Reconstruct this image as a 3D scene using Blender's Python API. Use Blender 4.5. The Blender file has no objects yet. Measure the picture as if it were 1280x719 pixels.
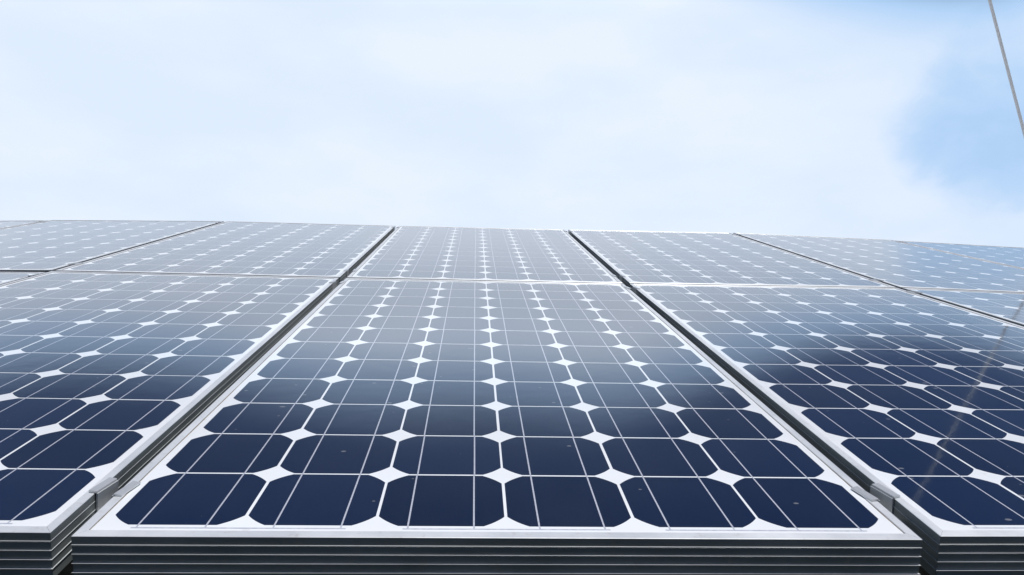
import bpy, bmesh, math, random
from mathutils import Matrix, Vector
random.seed(7)
R = math.radians
C = bpy.context.scene.collection
scene = bpy.context.scene

# ------------------------------------------------------------------ frame of the array
U = 0.128                       # one cell pitch in metres
TILT = R(18.0)
ARR = Matrix.Translation((0, 0, 1.35)) @ Matrix.Rotation(TILT, 4, 'X')   # array plane -> world

def arr(x, y, z=0.0):           # cell pitches in the array plane -> world point
    return ARR @ Vector((x * U, y * U, z * U))

# ------------------------------------------------------------------ camera
cam_rows = [[0.998657, -0.044591, 0.02637], [0.018383, -0.170873, -0.985122], [0.048433, 0.984284, -0.169824]]
cd = bpy.data.cameras.new('camera')
cam = bpy.data.objects.new('camera', cd)
C.objects.link(cam)
right, down, fwd = [Vector(r) for r in cam_rows]
rot = Matrix((right, -down, -fwd)).transposed().to_4x4()
cam.matrix_world = ARR @ Matrix.Translation(Vector((2.71054, -5.70215, 2.93304)) * U) @ rot
cd.sensor_width = 36.0
cd.lens = 36.0 * 998.13 / 1280
cd.clip_start = 0.02
cd.clip_end = 3000
scene.camera = cam

# ------------------------------------------------------------------ sky
SUN_EL, SUN_AZ = R(67.8), R(146)          # azimuth from +Y, negative = towards the left
w = bpy.data.worlds.new('World')
scene.world = w
w.use_nodes = True
nt = w.node_tree
for n in list(nt.nodes):
    nt.nodes.remove(n)
def N(t, **k):
    n = nt.nodes.new(t)
    for a, b in k.items():
        setattr(n, a, b)
    return n
def Lk(a, b): nt.links.new(a, b)
def val(x):
    n = N('ShaderNodeValue'); n.outputs[0].default_value = x; return n.outputs[0]
def M(op, a, b=None, c=None, clamp=False):
    n = N('ShaderNodeMath', operation=op); n.use_clamp = clamp
    for i, v in enumerate((a, b, c)):
        if v is None: continue
        if isinstance(v, (int, float)): n.inputs[i].default_value = v
        else: Lk(v, n.inputs[i])
    return n.outputs[0]
def ramp(x, x0, x1, y0=0.0, y1=1.0):
    n = N('ShaderNodeMapRange', interpolation_type='SMOOTHSTEP')
    Lk(x, n.inputs[0])
    for i, v in enumerate((x0, x1, y0, y1)): n.inputs[i + 1].default_value = v
    return n.outputs[0]
out = N('ShaderNodeOutputWorld')
bg = N('ShaderNodeBackground'); bg.inputs[1].default_value = 0.1
Lk(bg.outputs[0], out.inputs[0])
sky = N('ShaderNodeTexSky', sky_type='NISHITA')
sky.sun_disc = False
sky.sun_elevation = SUN_EL
sky.sun_rotation = SUN_AZ
sky.air_density = 1.0; sky.dust_density = 0.4; sky.ozone_density = 3.0
tc = N('ShaderNodeTexCoord')
d = tc.outputs['Generated']
sep = N('ShaderNodeSeparateXYZ'); Lk(d, sep.inputs[0])
dx, dy, dz = sep.outputs
def noise(scale, detail, rough, zs=2.2, off=(0, 0, 0), dist=0.0):
    mp = N('ShaderNodeMapping'); Lk(d, mp.inputs[0])
    mp.inputs['Scale'].default_value = (1, 1, zs)
    mp.inputs['Location'].default_value = off
    n = N('ShaderNodeTexNoise'); Lk(mp.outputs[0], n.inputs[0])
    n.inputs['Scale'].default_value = scale; n.inputs['Detail'].default_value = detail
    n.inputs['Roughness'].default_value = rough; n.inputs['Distortion'].default_value = dist
    return n.outputs[0]
n1 = noise(2.2, 7, 0.52, 2.4, (3.1, 1.7, 0.4), 0.25)
n2 = noise(5.5, 8, 0.55, 2.0, (0.3, 5.1, 2.2), 0.2)
fld = M('ADD', M('MULTIPLY', M('SUBTRACT', n1, 0.5), 1.6), M('MULTIPLY', M('SUBTRACT', n2, 0.5), 0.7))

def spot(v, r_in, r_out):      # 1 inside a cone about direction v
    v = Vector(v).normalized()
    vm = N('ShaderNodeVectorMath', operation='DOT_PRODUCT'); Lk(d, vm.inputs[0]); vm.inputs[1].default_value = v
    return ramp(vm.outputs['Value'], math.cos(R(r_out)), math.cos(R(r_in)))
def ray(px, py):
    f = 998.13
    return (cam.matrix_world.to_3x3() @ Vector(((px - 640) / f, -(py - 359.5) / f, -1))).normalized()
# K = how clear the air is in a direction: 0 bright cloud bank ahead, 1 open deep-blue sky overhead and behind
sr = ramp(dx, 0.12, 0.56); sl = ramp(M('MULTIPLY', dx, -1), 0.08, 0.52)
lo = M('SUBTRACT', M('SUBTRACT', 0.462, M('MULTIPLY', sr, 0.100)), M('MULTIPLY', sl, 0.080))
span = M('SUBTRACT', M('SUBTRACT', 0.190, M('MULTIPLY', sr, 0.080)), M('MULTIPLY', sl, 0.035))
Kt = M('DIVIDE', M('SUBTRACT', dz, lo), span, clamp=True)
K = ramp(Kt, 0.0, 1.0)
n3 = noise(10.0, 8, 0.55, 1.5, (1.3, 4.4, 8.2), 0.4)
rag = M('ADD', spot(ray(1250, 140), 0.5, 8.5), M('MULTIPLY', M('SUBTRACT', n3, 0.5), 1.3))
K = M('ADD', K, M('MULTIPLY', ramp(rag, 0.25, 1.25), 0.34))                 # the ragged opening at the right
K = M('ADD', K, M('MULTIPLY', ramp(dx, 0.12, 0.42), 0.10))
K = M('SUBTRACT', K, M('MULTIPLY', M('MULTIPLY', fld, 0.16), M('SUBTRACT', 1.0, ramp(Kt, 0.1, 0.7))), clamp=True)
K = M('MAXIMUM', K, ramp(M('MULTIPLY', dy, -1), -0.15, 0.40))                # open sky behind the camera
shade = noise(3.0, 6, 0.5, 2.6, (7.7, 2.0, 1.2))
cc = N('ShaderNodeMix', data_type='RGBA')
Lk(ramp(shade, 0.36, 0.62), cc.inputs[0])
cc.inputs[6].default_value = (6.6, 7.6, 9.0, 1)      # thin blue-white veil
cc.inputs[7].default_value = (7.35, 8.1, 9.3, 1)      # thick bright cloud
def scale(col, f):
    n = N('ShaderNodeVectorMath', operation='SCALE'); Lk(col, n.inputs[0])
    if isinstance(f, (int, float)): n.inputs['Scale'].default_value = f
    else: Lk(f, n.inputs['Scale'])
    return n.outputs[0]
bright = scale(cc.outputs[2], M('ADD', 1.0, M('MULTIPLY', ramp(dz, 0.452, 0.53), 0.45)))
m1 = N('ShaderNodeMix', data_type='RGBA')              # hazy light blue between the clouds
Lk(ramp(K, 0.0, 0.5), m1.inputs[0]); Lk(bright, m1.inputs[6]); m1.inputs[7].default_value = (4.1, 5.95, 8.5, 1)
tint = N('ShaderNodeVectorMath', operation='MULTIPLY'); Lk(sky.outputs[0], tint.inputs[0]); tint.inputs[1].default_value = (0.065, 0.125, 0.225)
m2 = N('ShaderNodeMix', data_type='RGBA')              # open sky
Lk(ramp(K, 0.40, 0.95), m2.inputs[0]); Lk(m1.outputs[2], m2.inputs[6])
deep = N('ShaderNodeMix', data_type='RGBA'); deep.inputs[0].default_value = 0.62
Lk(tint.outputs[0], deep.inputs[6]); deep.inputs[7].default_value = (0.12, 0.48, 1.7, 1); Lk(deep.outputs[2], m2.inputs[7])
Lk(m2.outputs[2], bg.inputs[0])

# ------------------------------------------------------------------ sun behind thin cloud
ld = bpy.data.lights.new('sun', 'SUN')
ld.energy = 3.7; ld.angle = R(2); ld.color = (1.0, 0.975, 0.94)
sun = bpy.data.objects.new('sun', ld); C.objects.link(sun)
sd = Vector((math.sin(SUN_AZ) * math.cos(SUN_EL), math.cos(SUN_AZ) * math.cos(SUN_EL), math.sin(SUN_EL)))
sun.rotation_euler = sd.to_track_quat('Z', 'Y').to_euler()
sun.location = (0, 0, 6)

vs = scene.view_settings
vs.view_transform = 'Standard'; vs.look = 'None'; vs.gamma = 1; vs.exposure = 0.16
vs.use_curve_mapping = False

# ------------------------------------------------------------------ materials
def mat(name):
    m = bpy.data.materials.new(name); m.use_nodes = True
    return m, m.node_tree, m.node_tree.nodes['Principled BSDF']
def lk(t, a, b): t.links.new(a, b)
def mnoise(t, scale, detail=4, rough=0.5, coord='Object', stretch=(1, 1, 1)):
    c = t.nodes.new('ShaderNodeTexCoord'); mp = t.nodes.new('ShaderNodeMapping')
    lk(t, c.outputs[coord], mp.inputs[0]); mp.inputs['Scale'].default_value = stretch
    n = t.nodes.new('ShaderNodeTexNoise'); lk(t, mp.outputs[0], n.inputs[0])
    n.inputs['Scale'].default_value = scale; n.inputs['Detail'].default_value = detail
    n.inputs['Roughness'].default_value = rough
    return n.outputs[0]
def mramp(t, x, x0, x1, y0=0.0, y1=1.0):
    n = t.nodes.new('ShaderNodeMapRange'); lk(t, x, n.inputs[0])
    for i, v in enumerate((x0, x1, y0, y1)): n.inputs[i + 1].default_value = v
    return n.outputs[0]
def mmix(t, f, a, b):
    n = t.nodes.new('ShaderNodeMix'); n.data_type = 'RGBA'
    if isinstance(f, (int, float)): n.inputs[0].default_value = f
    else: lk(t, f, n.inputs[0])
    for i, v in ((6, a), (7, b)):
        if isinstance(v, tuple): n.inputs[i].default_value = (*v, 1) if len(v) == 3 else v
        else: lk(t, v, n.inputs[i])
    return n.outputs[2]
def mm(t, op, a, b):
    n = t.nodes.new('ShaderNodeMath'); n.operation = op; n.use_clamp = True
    for i, v in enumerate((a, b)):
        if isinstance(v, (int, float)): n.inputs[i].default_value = v
        else: lk(t, v, n.inputs[i])
    return n.outputs[0]

COAT_IOR = 1.5
def glazed(t, b, base):
    """what lies under the cover glass: glass gloss on top, a film of dust with fine specks in it"""
    geo = t.nodes.new('ShaderNodeNewGeometry')
    def wn(scale, detail=3, rough=0.5, stretch=(1, 1, 1)):
        mp = t.nodes.new('ShaderNodeMapping'); lk(t, geo.outputs['Position'], mp.inputs[0]); mp.inputs['Scale'].default_value = stretch
        n = t.nodes.new('ShaderNodeTexNoise'); lk(t, mp.outputs[0], n.inputs[0])
        n.inputs['Scale'].default_value = scale; n.inputs['Detail'].default_value = detail; n.inputs['Roughness'].default_value = rough
        return n.outputs[0]
    film = mramp(t, wn(5.0, 6, 0.62), 0.38, 0.72, 0.001, 0.012)
    grain = mramp(t, wn(420, 2, 0.7), 0.60, 0.80, 0.0, 0.02)
    vo = t.nodes.new('ShaderNodeTexVoronoi'); vo.feature = 'F1'
    mp = t.nodes.new('ShaderNodeMapping'); lk(t, geo.outputs['Position'], mp.inputs[0]); mp.inputs['Scale'].default_value = (1, 1.7, 1.7)
    lk(t, mp.outputs[0], vo.inputs['Vector']); vo.inputs['Scale'].default_value = 26; vo.inputs['Randomness'].default_value = 1
    sz = mramp(t, wn(9, 3, 0.6), 0.40, 0.68, 0.0, 0.12)
    sp = mm(t, 'LESS_THAN', vo.outputs['Distance'], sz)
    specks = mm(t, 'MULTIPLY', sp, 0.30)
    dust = mm(t, 'ADD', mm(t, 'ADD', film, grain), specks)
    col = mmix(t, dust, base, (0.50, 0.50, 0.49))
    lk(t, col, b.inputs['Base Color'])
    b.inputs['Coat Weight'].default_value = 1.0
    b.inputs['Sheen Weight'].default_value = 0.03
    b.inputs['Sheen Roughness'].default_value = 0.35
    b.inputs['Sheen Tint'].default_value = (0.88, 0.93, 1.0, 1)
    b.inputs['Coat IOR'].default_value = COAT_IOR
    lk(t, mramp(t, wn(3.0, 4, 0.6), 0.3, 0.7, 0.04, 0.075), b.inputs['Coat Roughness'])
    bp = t.nodes.new('ShaderNodeBump'); bp.inputs['Strength'].default_value = 0.05; bp.inputs['Distance'].default_value = 0.002
    lk(t, wn(28, 2, 0.5), bp.inputs['Height']); lk(t, bp.outputs[0], b.inputs['Coat Normal'])

def m_cell():
    m, t, b = mat('mono silicon')
    oi = t.nodes.new('ShaderNodeObjectInfo')
    base = mmix(t, oi.outputs['Random'], (0.0018, 0.0055, 0.019), (0.0040, 0.0105, 0.034))
    streak = mnoise(t, 60, 3, 0.6, 'Object', (1, 0.06, 1))
    base = mmix(t, mramp(t, streak, 0.35, 0.7, 0, 0.22), base, (0.006, 0.013, 0.040))
    b.inputs['Roughness'].default_value = 0.30
    b.inputs['IOR'].default_value = 1.22
    glazed(t, b, base)
    return m
def m_white():
    m, t, b = mat('white backsheet')
    base = mmix(t, mramp(t, mnoise(t, 7, 5, 0.6), 0.35, 0.7), (0.79, 0.82, 0.85), (0.74, 0.765, 0.78))
    b.inputs['Roughness'].default_value = 0.6
    glazed(t, b, base)
    return m
def m_ribbon():
    m, t, b = mat('tinned ribbon')
    base = mmix(t, mramp(t, mnoise(t, 240, 2, 0.5), 0.35, 0.7), (0.46, 0.48, 0.56), (0.60, 0.62, 0.68))
    b.inputs['Roughness'].default_value = 0.5
    b.inputs['Metallic'].default_value = 0.25
    glazed(t, b, base)
    return m
def m_alu(name='anodised aluminium', c0=(0.74, 0.76, 0.77), c1=(0.84, 0.86, 0.87), rough=(0.34, 0.50)):
    m, t, b = mat(name)
    n = mnoise(t, 9, 6, 0.62, 'Object', (1, 1, 3))
    col = mmix(t, mramp(t, n, 0.3, 0.7), c0, c1)
    grime = mramp(t, mnoise(t, 55, 5, 0.7), 0.58, 0.80, 0, 0.55)
    col = mmix(t, grime, col, (0.42, 0.38, 0.32))
    lk(t, col, b.inputs['Base Color'])
    b.inputs['Metallic'].default_value = 0.5
    lk(t, mramp(t, n, 0.3, 0.7, rough[0], rough[1]), b.inputs['Roughness'])
    bp = t.nodes.new('ShaderNodeBump'); bp.inputs['Strength'].default_value = 0.12; bp.inputs['Distance'].default_value = 0.0006
    lk(t, mnoise(t, 260, 3, 0.6), bp.inputs['Height']); lk(t, bp.outputs[0], b.inputs['Normal'])
    return m
def m_plain(name, c0, c1, rough, metal=0.0, scale=12):
    m, t, b = mat(name)
    lk(t, mmix(t, mramp(t, mnoise(t, scale, 5, 0.6), 0.35, 0.68), c0, c1), b.inputs['Base Color'])
    b.inputs['Roughness'].default_value = rough; b.inputs['Metallic'].default_value = metal
    return m
CELL, WHITE, RIB = m_cell(), m_white(), m_ribbon()
ALU = m_alu()
WALL_SHADED = m_alu('shaded ridged wall', (0.21, 0.24, 0.24), (0.31, 0.34, 0.34), (0.42, 0.55))  # same frame aluminium, base colour darkened to imitate shade on its side walls
CLAMP = m_alu('mill aluminium', (0.58, 0.60, 0.61), (0.72, 0.74, 0.75), (0.28, 0.42))
SEAL = m_plain('aged sealant', (0.16, 0.12, 0.09), (0.34, 0.27, 0.20), 0.7, 0, 60)
BACK = m_plain('grey polymer back', (0.55, 0.56, 0.57), (0.62, 0.63, 0.64), 0.6)
BLACK = m_plain('black plastic', (0.015, 0.015, 0.016), (0.03, 0.03, 0.03), 0.5)
STEEL = m_plain('zinc steel', (0.30, 0.31, 0.32), (0.44, 0.45, 0.46), 0.45, 0.9, 30)
RAIL = m_plain('weathered steel rail', (0.10, 0.085, 0.07), (0.20, 0.18, 0.16), 0.6, 0.6, 25)
def m_cord():
    m, t, b = mat('white nylon cord')
    b.inputs['Base Color'].default_value = (0.93, 0.93, 0.92, 1); b.inputs['Roughness'].default_value = 0.5
    tr = t.nodes.new('ShaderNodeBsdfTranslucent'); tr.inputs[0].default_value = (0.96, 0.96, 0.95, 1)
    mxs = t.nodes.new('ShaderNodeMixShader'); mxs.inputs[0].default_value = 0.68
    lk(t, b.outputs[0], mxs.inputs[1]); lk(t, tr.outputs[0], mxs.inputs[2])
    lk(t, mxs.outputs[0], t.nodes['Material Output'].inputs[0])
    return m
ROPE = m_cord()
GRASS = m_plain('grass ground', (0.010, 0.015, 0.013), (0.020, 0.026, 0.022), 0.9, 0, 1.3)

# ------------------------------------------------------------------ mesh helpers
def mesh(bm, name, *mats):
    bmesh.ops.recalc_face_normals(bm, faces=bm.faces)
    me = bpy.data.meshes.new(name); bm.to_mesh(me); bm.free()
    for m in mats: me.materials.append(m)
    return me
def obj(name, me, parent=None, loc=(0, 0, 0), rz=0.0):
    o = bpy.data.objects.new(name, me); C.objects.link(o)
    o.location = loc; o.rotation_euler = (0, 0, rz)
    if parent: o.parent = parent
    return o
def box(bm, x0, x1, y0, y1, z0, z1, mi=0, bev=0.0):
    r = bmesh.ops.create_cube(bm, size=1)
    for v in r['verts']:
        v.co = Vector(((x0 + x1) / 2 + v.co.x * (x1 - x0), (y0 + y1) / 2 + v.co.y * (y1 - y0), (z0 + z1) / 2 + v.co.z * (z1 - z0)))
    fs = {f for v in r['verts'] for f in v.link_faces}
    for f in fs: f.material_index = mi
    if bev:
        es = {e for f in fs for e in f.edges}
        bmesh.ops.bevel(bm, geom=list(es), offset=bev, segments=2, affect='EDGES')
def tube(bm, pts, r, seg=10):
    rings = []
    for i, p in enumerate(pts):
        a = pts[max(i - 1, 0)]; b = pts[min(i + 1, len(pts) - 1)]
        t = (b - a).normalized(); q = t.to_track_quat('Z', 'Y')
        rings.append([bm.verts.new(p + q @ Vector((math.cos(2 * math.pi * k / seg) * r, math.sin(2 * math.pi * k / seg) * r, 0))) for k in range(seg)])
    for a, b in zip(rings, rings[1:]):
        for k in range(seg):
            bm.faces.new((a[k], a[(k + 1) % seg], b[(k + 1) % seg], b[k]))
    bm.faces.new(rings[0]); bm.faces.new(rings[-1])

# ------------------------------------------------------------------ one module (metres, origin under its centre)
DEPTH = 0.046
EX, EF, EB = 0.140 * U, 0.195 * U, 0.200 * U      # outer edge beyond the cell field: sides, front, back
LIPX, LIPF, LIPB = 0.0098, 0.0125, 0.0125          # width of the frame's top face
X0, X1 = -3 * U - EX, 3 * U + EX
Y0, Y1 = -6 * U - EF, 6 * U + EB
ZT = DEPTH                                        # top face of the frame in local coordinates
ZG = ZT - 0.0014                                  # glass / laminate surface

def frame_bar(side):
    """one mitred extrusion: top face, lip, ridged outer wall, bottom flange"""
    lip = {'front': LIPF, 'back': LIPB}.get(side, LIPX)
    prof = [(lip, -0.0016), (lip, -0.0004), (lip - 0.0004, 0.0), (0.0005, 0.0), (0.0, -0.0005)]
    for k in (1, 2, 3, 4):
        z = -0.0090 * k
        pr = -0.0002 - (0.00033 if side in ('front', 'back') else 0.00012) * k
        prof += [(0.0, z + 0.0006), (pr, z + 0.0005), (pr, z + 0.00015), (0.0, z - 0.0008)]
    prof += [(0.0, -DEPTH), (0.026, -DEPTH), (0.026, -DEPTH + 0.0016), (0.0018, -DEPTH + 0.0016), (0.0018, -0.0075), (lip, -0.0075)]
    bm = bmesh.new(); ends = []
    g = 0.00012
    for e in (0, 1):
        ring = []
        for o, z in prof:
            # inset o along both axes at the mitre; scaled so mitres of different lips still meet
            if side in ('front', 'back'):
                y = Y0 + o if side == 'front' else Y1 - o
                ox = o * (LIPX / lip) if o <= lip and z > -0.002 else o
                x = X0 + ox + g if e == 0 else X1 - ox - g
            else:
                x = X0 + o if side == 'left' else X1 - o
                of = o * (LIPF / LIPX) if o <= LIPX and z > -0.002 else o
                y = Y0 + of + g if e == 0 else Y1 - of - g
            ring.append(bm.verts.new((x, y, ZT + z)))
        ends.append(ring)
    n = len(prof)
    for k in range(n):
        bm.faces.new((ends[0][k], ends[0][(k + 1) % n], ends[1][(k + 1) % n], ends[1][k]))
    for e in ends: bm.faces.new(e)
    return bm

bm = bmesh.new()
for s in ('front', 'back', 'left', 'right'):
    b = frame_bar(s); me_ = bpy.data.meshes.new('t'); b.to_mesh(me_); b.free(); bm.from_mesh(me_); bpy.data.meshes.remove(me_)
ME_FRAME = mesh(bm, 'frame', ALU, WALL_SHADED)
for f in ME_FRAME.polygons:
    if abs(f.normal.z) < 0.3 and f.center.z < ZT - 0.001: f.material_index = 1  # upright faces take the wall colour with shade painted in

bm = bmesh.new()                                   # backsheet laminate slab, its top just under the cells
box(bm, X0 + 0.003, X1 - 0.003, Y0 + 0.003, Y1 - 0.003, ZG - 0.0050, ZG - 0.00006)
ME_SHEET = mesh(bm, 'backsheet', WHITE)

def cell_mesh():
    h, cut, rr = 0.0625, 0.0415, 0.075
    bm = bmesh.new(); top = []
    for q in range(4):
        a0 = math.atan2(cut, h) + q * math.pi / 2; a1 = math.atan2(h, cut) + q * math.pi / 2
        for k in range(7):
            a = a0 + (a1 - a0) * k / 6
            top.append((rr * math.cos(a), rr * math.sin(a)))
    vt = [bm.verts.new((x, y, 0.0)) for x, y in top]; vb = [bm.verts.new((x, y, -0.00025)) for x, y in top]
    bm.faces.new(vt); bm.faces.new(vb)
    n = len(top)
    for k in range(n): bm.faces.new((vt[k], vt[(k + 1) % n], vb[(k + 1) % n], vb[k]))
    return mesh(bm, 'solar_cell', CELL)
ME_CELL = cell_mesh()
def ribbon_mesh():
    bm = bmesh.new()
    box(bm, -0.00085, 0.00085, -0.0639, 0.0639, 0.00002, 0.00005)
    return mesh(bm, 'busbar', RIB)
ME_RIB = ribbon_mesh()

def prism(outline, z0, z1):
    bm = bmesh.new()
    a = [bm.verts.new((x, y, z0)) for x, y in outline]; b = [bm.verts.new((x, y, z1)) for x, y in outline]
    bm.faces.new(a); bm.faces.new(b); n = len(a)
    for k in range(n): bm.faces.new((a[k], a[(k + 1) % n], b[(k + 1) % n], b[k]))
    return bm
def seal_mesh(s):
    """thin worn line of sealant between lip and glass along one long side, wider here and thinner there"""
    rnd = random.Random(3 + s); x = (X1 - LIPX) if s > 0 else (X0 + LIPX)
    ys, ws, y = [], [], Y0 + 0.0135
    while y < Y1 - 0.014:
        ys.append(y); ws.append(rnd.choice((0.0002, 0.0004, 0.0005, 0.0008))); y += rnd.uniform(0.02, 0.09)
    out_ = [(x + s * 0.0002, y) for y in ys] + [(x - s * w_, y) for y, w_ in zip(reversed(ys), reversed(ws))]
    return mesh(prism(out_, ZG - 0.0001, ZG + 0.0003), 'edge_seal', SEAL)
ME_SEAL = (seal_mesh(-1), seal_mesh(1))

def comb(s, c0, c1, ext):
    """flat connector ribbon past the end row: one cross strip that joins the busbar tails"""
    ye = s * (6 * U - 0.0006); yi = ye + s * 0.0042; yo = ye + s * 0.0066
    xs = [(c - 2.5) * U + k for c in range(c0, c1 + 1) for k in (-0.032, 0.032)]
    w_ = 0.0009
    pts = [(xs[0] - w_ - ext, yo), (xs[0] - w_ - ext, yi)]
    for x in xs: pts += [(x - w_, yi), (x - w_, ye), (x + w_, ye), (x + w_, yi)]
    pts += [(xs[-1] + w_ + ext, yi), (xs[-1] + w_ + ext, yo)]
    if ext == 0: pts = [pts[0]] + pts[2:-2] + [pts[-1]]; pts[1] = (pts[0][0], pts[2][1]); pts.pop(1)
    return mesh(prism(pts, ZG - 0.0002, ZG - 0.00002), 'connector_ribbon', RIB)
ME_TAB = [comb(-1, 0, 1, 0.004), comb(-1, 2, 3, 0.004), comb(-1, 4, 5, 0.004), comb(1, 0, 0, 0.004), comb(1, 1, 2, 0.004), comb(1, 3, 4, 0.004), comb(1, 5, 5, 0.004)]
bm = bmesh.new(); box(bm, -0.055, 0.055, Y1 - 0.19, Y1 - 0.08, 0.018, ZG - 0.0052, bev=0.003)
ME_JB = mesh(bm, 'junction_box', BLACK)

def thing(name, label, cat, mtx, group=None):
    o = bpy.data.objects.new(name, None); C.objects.link(o)
    o.empty_display_size = 0.1
    o.matrix_world = mtx
    o['label'] = label; o['category'] = cat
    if group: o['group'] = group
    return o

GX, GY = 6.4298, 12.4901
poses = {
  (-2, 1): (0.03141, 0.01925, -0.03878, -0.00094, -0.01591, 0.0009),
  (-1, 0): (-0.01767, -0.01066, 0.07004, -0.0111, 0.00503, 0.00168),
  (-1, 1): (-0.00267, -0.00207, -0.00367, -0.00099, 0.00435, -0.00216),
  (0, 0): (-0.00361, -0.02862, 0.0440, -0.0098, 0.0012, 0.0006),
  (0, 1): (0.00147, -0.01318, -0.02099, -0.00086, 0.00155, -0.00083),
  (1, 0): (0.00347, 0.00519, 0.0543, -0.0112, -0.00316, 0.00048),
  (1, 1): (0.01458, -0.00166, -0.01751, -0.00091, -0.00276, -0.00012),
  (2, 0): (-0.01678, 0.01985, -0.00446, -0.01127, 0.02263, 0.00172),
  (2, 1): (-0.01021, 0.01189, -0.07706, -0.00079, 0.02254, -0.00239),
  (-3, 1): (0.045, 0.02, -0.20, -0.001, -0.030, 0.001),
  (3, 1): (-0.02, 0.01, -0.27, -0.001, 0.033, -0.002),
  (-2, 0): (-0.01, -0.015, 0.02, -0.011, -0.012, 0.001)}
labels = {
 (0, 0): 'biggest solar panel, front and centre, all seventy-two dark blue cells in view',
 (-1, 0): 'front-row solar panel cut by the left photo edge, left neighbour of the central panel',
 (1, 0): 'front-row solar panel with deepest blue cells, right neighbour of the big central panel',
 (-2, 0): 'sliver of a front-row solar panel at the far left photo edge',
 (2, 0): 'front-row solar panel of which only one upper corner shows at the right edge',
 (0, 1): 'pale back-row solar panel directly behind the big central panel',
 (-1, 1): 'pale back-row solar panel just left of the middle one',
 (-2, 1): 'pale back-row solar panel second to the left of the middle one',
 (-3, 1): 'small corner of a back-row solar panel at the upper left end of the row',
 (1, 1): 'pale back-row solar panel just right of the middle one',
 (2, 1): 'blue back-row solar panel second to the right of the middle one',
 (3, 1): 'narrow blue part of a back-row solar panel at the far right photo edge',
}
PM = {}
for key, p in poses.items():
    gx, gy = key
    v = Vector(p[3:6]); ang = v.length
    T = Matrix.Translation(Vector((gx * GX + 3 + p[0], gy * GY + 6 + p[1], p[2])) * U) @ Matrix.Rotation(ang, 4, v.normalized())
    PM[key] = ARR @ T @ Matrix.Translation((0, 0, -ZG))          # glass plane at the fitted height

def make_panel(key):
    t = thing('solar_panel', labels[key], 'solar panel', PM[key], 'solar panels of the array')
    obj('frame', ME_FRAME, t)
    obj('backsheet', ME_SHEET, t)
    for q_ in ME_SEAL: obj('edge_seal', q_, t)
    for q_ in ME_TAB: obj('connector_ribbon', q_, t)
    obj('junction_box', ME_JB, t)
    rnd = random.Random(hash(key) & 0xffff)
    for j in range(12):
        for i in range(6):
            c = obj('solar_cell', ME_CELL, t, ((i - 2.5) * U + rnd.uniform(-.0003, .0003), (j - 5.5) * U + rnd.uniform(-.0003, .0003), ZG), rnd.uniform(-.0012, .0012))
            for k in (-0.032, 0.032):
                obj('busbar', ME_RIB, c, (k, 0, 0))
    return t

# ------------------------------------------------------------------ setting: ground
bm = bmesh.new()
S = 1200
bmesh.ops.create_grid(bm, x_segments=24, y_segments=24, size=S)
g = obj('ground', mesh(bm, 'ground', GRASS)); g['kind'] = 'structure'; g['label'] = 'grassy ground under and beyond the solar array'

for key in poses: make_panel(key)

# ------------------------------------------------------------------ support frame: rails across, legs down
xa, xb = -3 * GX * U - 0.1, (4 * GX) * U + 0.1
sf = thing('support_frame', 'steel support frame of rails seen in the gaps under the solar panels', 'support frame', ARR @ Matrix.Translation((0, 0, -0.12)))
RAILS = (0.62, 11.55, GY + 0.80, GY + 11.55)
for k, y in enumerate(RAILS):
    bm = bmesh.new()
    yc = y * U; z1 = 0.12 - DEPTH - 0.006
    if k < 2: x0r, x1r = -2 * GX * U + 0.02, 3 * GX * U - 0.05
    else: x0r, x1r = xa + 0.02, xb - 0.12
    box(bm, x0r, x1r, yc - 0.020, yc + 0.020, z1 - 0.003, z1)
    box(bm, x0r, x1r, yc - 0.020, yc - 0.017, z1 - 0.043, z1 - 0.003)
    box(bm, x0r, x1r, yc + 0.017, yc + 0.020, z1 - 0.043, z1 - 0.003)
    obj('rail', mesh(bm, 'rail', RAIL), sf)
inv = sf.matrix_world.inverted()
for gx in (-1.5, 0.05, 1.6, 3.0):
    for y in (1.6, GY + 10.5):
        top = sf.matrix_world @ Vector((gx * GX * U, y * U, 0.015))
        bm = bmesh.new()
        a = inv @ Vector((top.x, top.y, 0.0)); b = inv @ top
        tube(bm, [a, b], 0.03, 12)
        obj('leg', mesh(bm, 'leg', STEEL), sf)
    bm = bmesh.new()
    box(bm, gx * GX * U - 0.02, gx * GX * U + 0.02, 0.2 * U, (GY + 12) * U, -0.022, 0.018)
    obj('beam', mesh(bm, 'beam', STEEL), sf)

# ------------------------------------------------------------------ clamps in the gaps between neighbours
def clamp_meshes(gap, big):
    L = 0.036
    t_ = 0.0022 if big else 0.0016
    wing = 0.0075
    bm = bmesh.new()
    h = gap / 2
    zt = ZT + 0.0003
    box(bm, -h - wing, -h + 0.0015, -L / 2, L / 2, zt, zt + t_, bev=0.0004)       # wing on the left neighbour
    box(bm, h - 0.0015, h + wing, -L / 2, L / 2, zt, zt + t_, bev=0.0004)         # wing on the right neighbour
    box(bm, -h + 0.0012, -h + 0.0030, -L / 2, L / 2, ZT - 0.026, zt - 0.0001)       # channel walls going down
    box(bm, h - 0.0030, h - 0.0012, -L / 2, L / 2, ZT - 0.026, zt - 0.0001)
    box(bm, -h + 0.0031, h - 0.0031, -L / 2, L / 2, ZT - 0.026, ZT - 0.0235)
    body = mesh(bm, 'channel', CLAMP)
    bm = bmesh.new()
    bmesh.ops.create_cone(bm, cap_ends=True, segments=6, radius1=0.0042, radius2=0.0042, depth=0.005, matrix=Matrix.Translation((0, 0, ZT - 0.0205)))
    bmesh.ops.create_cone(bm, cap_ends=True, segments=12, radius1=0.0025, radius2=0.0025, depth=0.036, matrix=Matrix.Translation((0, 0, ZT - 0.034)))
    bolt = mesh(bm, 'bolt', STEEL)
    return body, bolt
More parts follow.
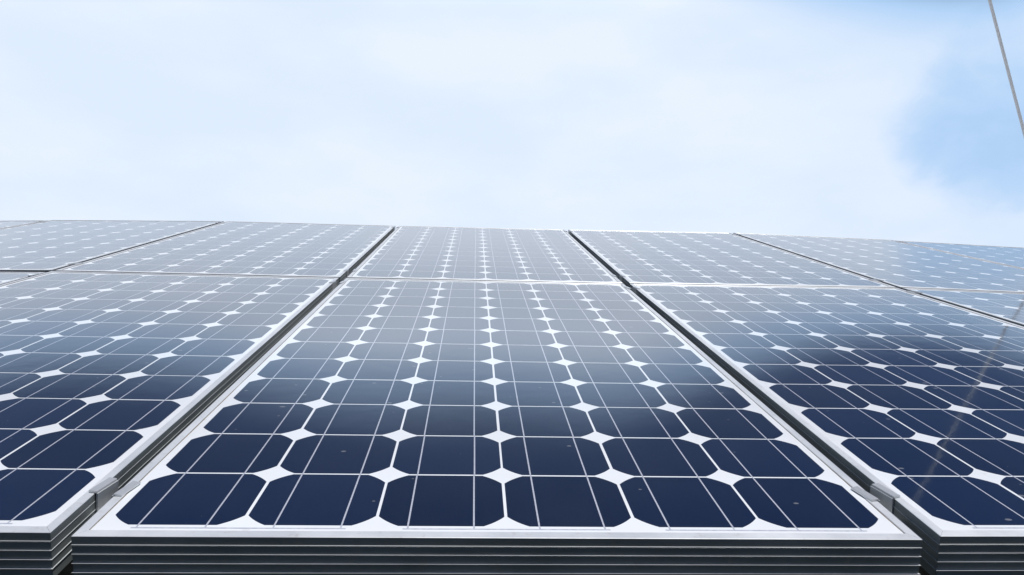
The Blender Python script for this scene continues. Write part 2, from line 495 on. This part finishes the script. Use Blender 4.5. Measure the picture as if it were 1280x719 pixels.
side = {-3: 'outermost upper left', -2: 'far left', -1: 'left', 0: 'right', 1: 'far right', 2: 'outermost upper right'}
seen = {(-2, 0): (1,), (-1, 0): (0, 1), (0, 0): (0, 1), (1, 0): (1,),
        (-3, 1): (1,), (-2, 1): (0, 1), (-1, 1): (0, 1), (0, 1): (0, 1), (1, 1): (0, 1), (2, 1): (0, 1)}
gapname = {-3: 'in the leftmost gap of all', -2: 'second gap left of the middle', -1: 'left of the middle panels',
           0: 'right of the middle panels', 1: 'second gap right of the middle', 2: 'in the rightmost gap of all'}
where = {(0, 0): 'near front edge,', (0, 1): 'nearer side of the row joint,', (1, 0): 'farther side of the row joint,', (1, 1): 'top edge,'}
for (gx, gy), ends in seen.items():
    for e in ends:
        yl = (0.62, 11.55)[e] if gy == 0 else (0.80, 11.55)[e]
        # between panel gx and gx+1: take the mean of the two frames' edge points at this height
        ly = (yl - 6) * U
        pa = PM[(gx, gy)] @ Vector((X1, ly, 0)); pb = PM[(gx + 1, gy)] @ Vector((X0, ly, 0))
        xax = (pb - pa); gap = xax.length
        A = PM[(gx, gy)].to_3x3(); yv = (A @ Vector((0, 1, 0))).normalized(); xv = xax.normalized()
        zv = xv.cross(yv).normalized(); yv = zv.cross(xv)
        mtx = Matrix((xv, yv, zv)).transposed().to_4x4(); mtx.translation = (pa + pb) / 2
        body, bolt = clamp_meshes(gap, gy == 0 and e == 0)
        t = thing('panel_clamp', 'metal clamp ' + where[(gy, e)] + ' ' + gapname[gx], 'clamp', mtx, 'clamps between the solar panels')
        obj('channel', body, t); obj('bolt', bolt, t)

# ------------------------------------------------------------------ the rope crossing the sky at the right
p0 = Vector((22.22162, 25.55258, 9.30372)); dr = Vector((0.385455, 0.000757, -0.922726))
top = ARR @ ((p0 - dr * 95) * U)
dw = (ARR.to_3x3() @ dr).normalized()
L = (top.z - 0.02) / -dw.z
bm = bmesh.new(); q = dw.to_track_quat('Z', 'Y'); seg = 10; n = 900; prev = None
for i in range(n + 1):                      # three-strand lay: lobed cross-section that twists along the rope
    s = i / n * L; ring = []
    for k in range(seg):
        a = 2 * math.pi * k / seg
        rr = 0.0076 * (1 + 0.04 * math.cos(3 * (a - s * 2 * math.pi / 0.09)))
        ring.append(bm.verts.new(top + dw * s + q @ Vector((math.cos(a) * rr, math.sin(a) * rr, 0))))
    if prev:
        for k in range(seg): bm.faces.new((prev[k], prev[(k + 1) % seg], ring[(k + 1) % seg], ring[k]))
    prev = ring
for f in bm.faces: f.smooth = True
me = mesh(bm, 'rope', ROPE)
ro = obj('rope', me)
ro['label'] = 'thin white rope stretched steeply across the sky at the upper right'; ro['category'] = 'rope'
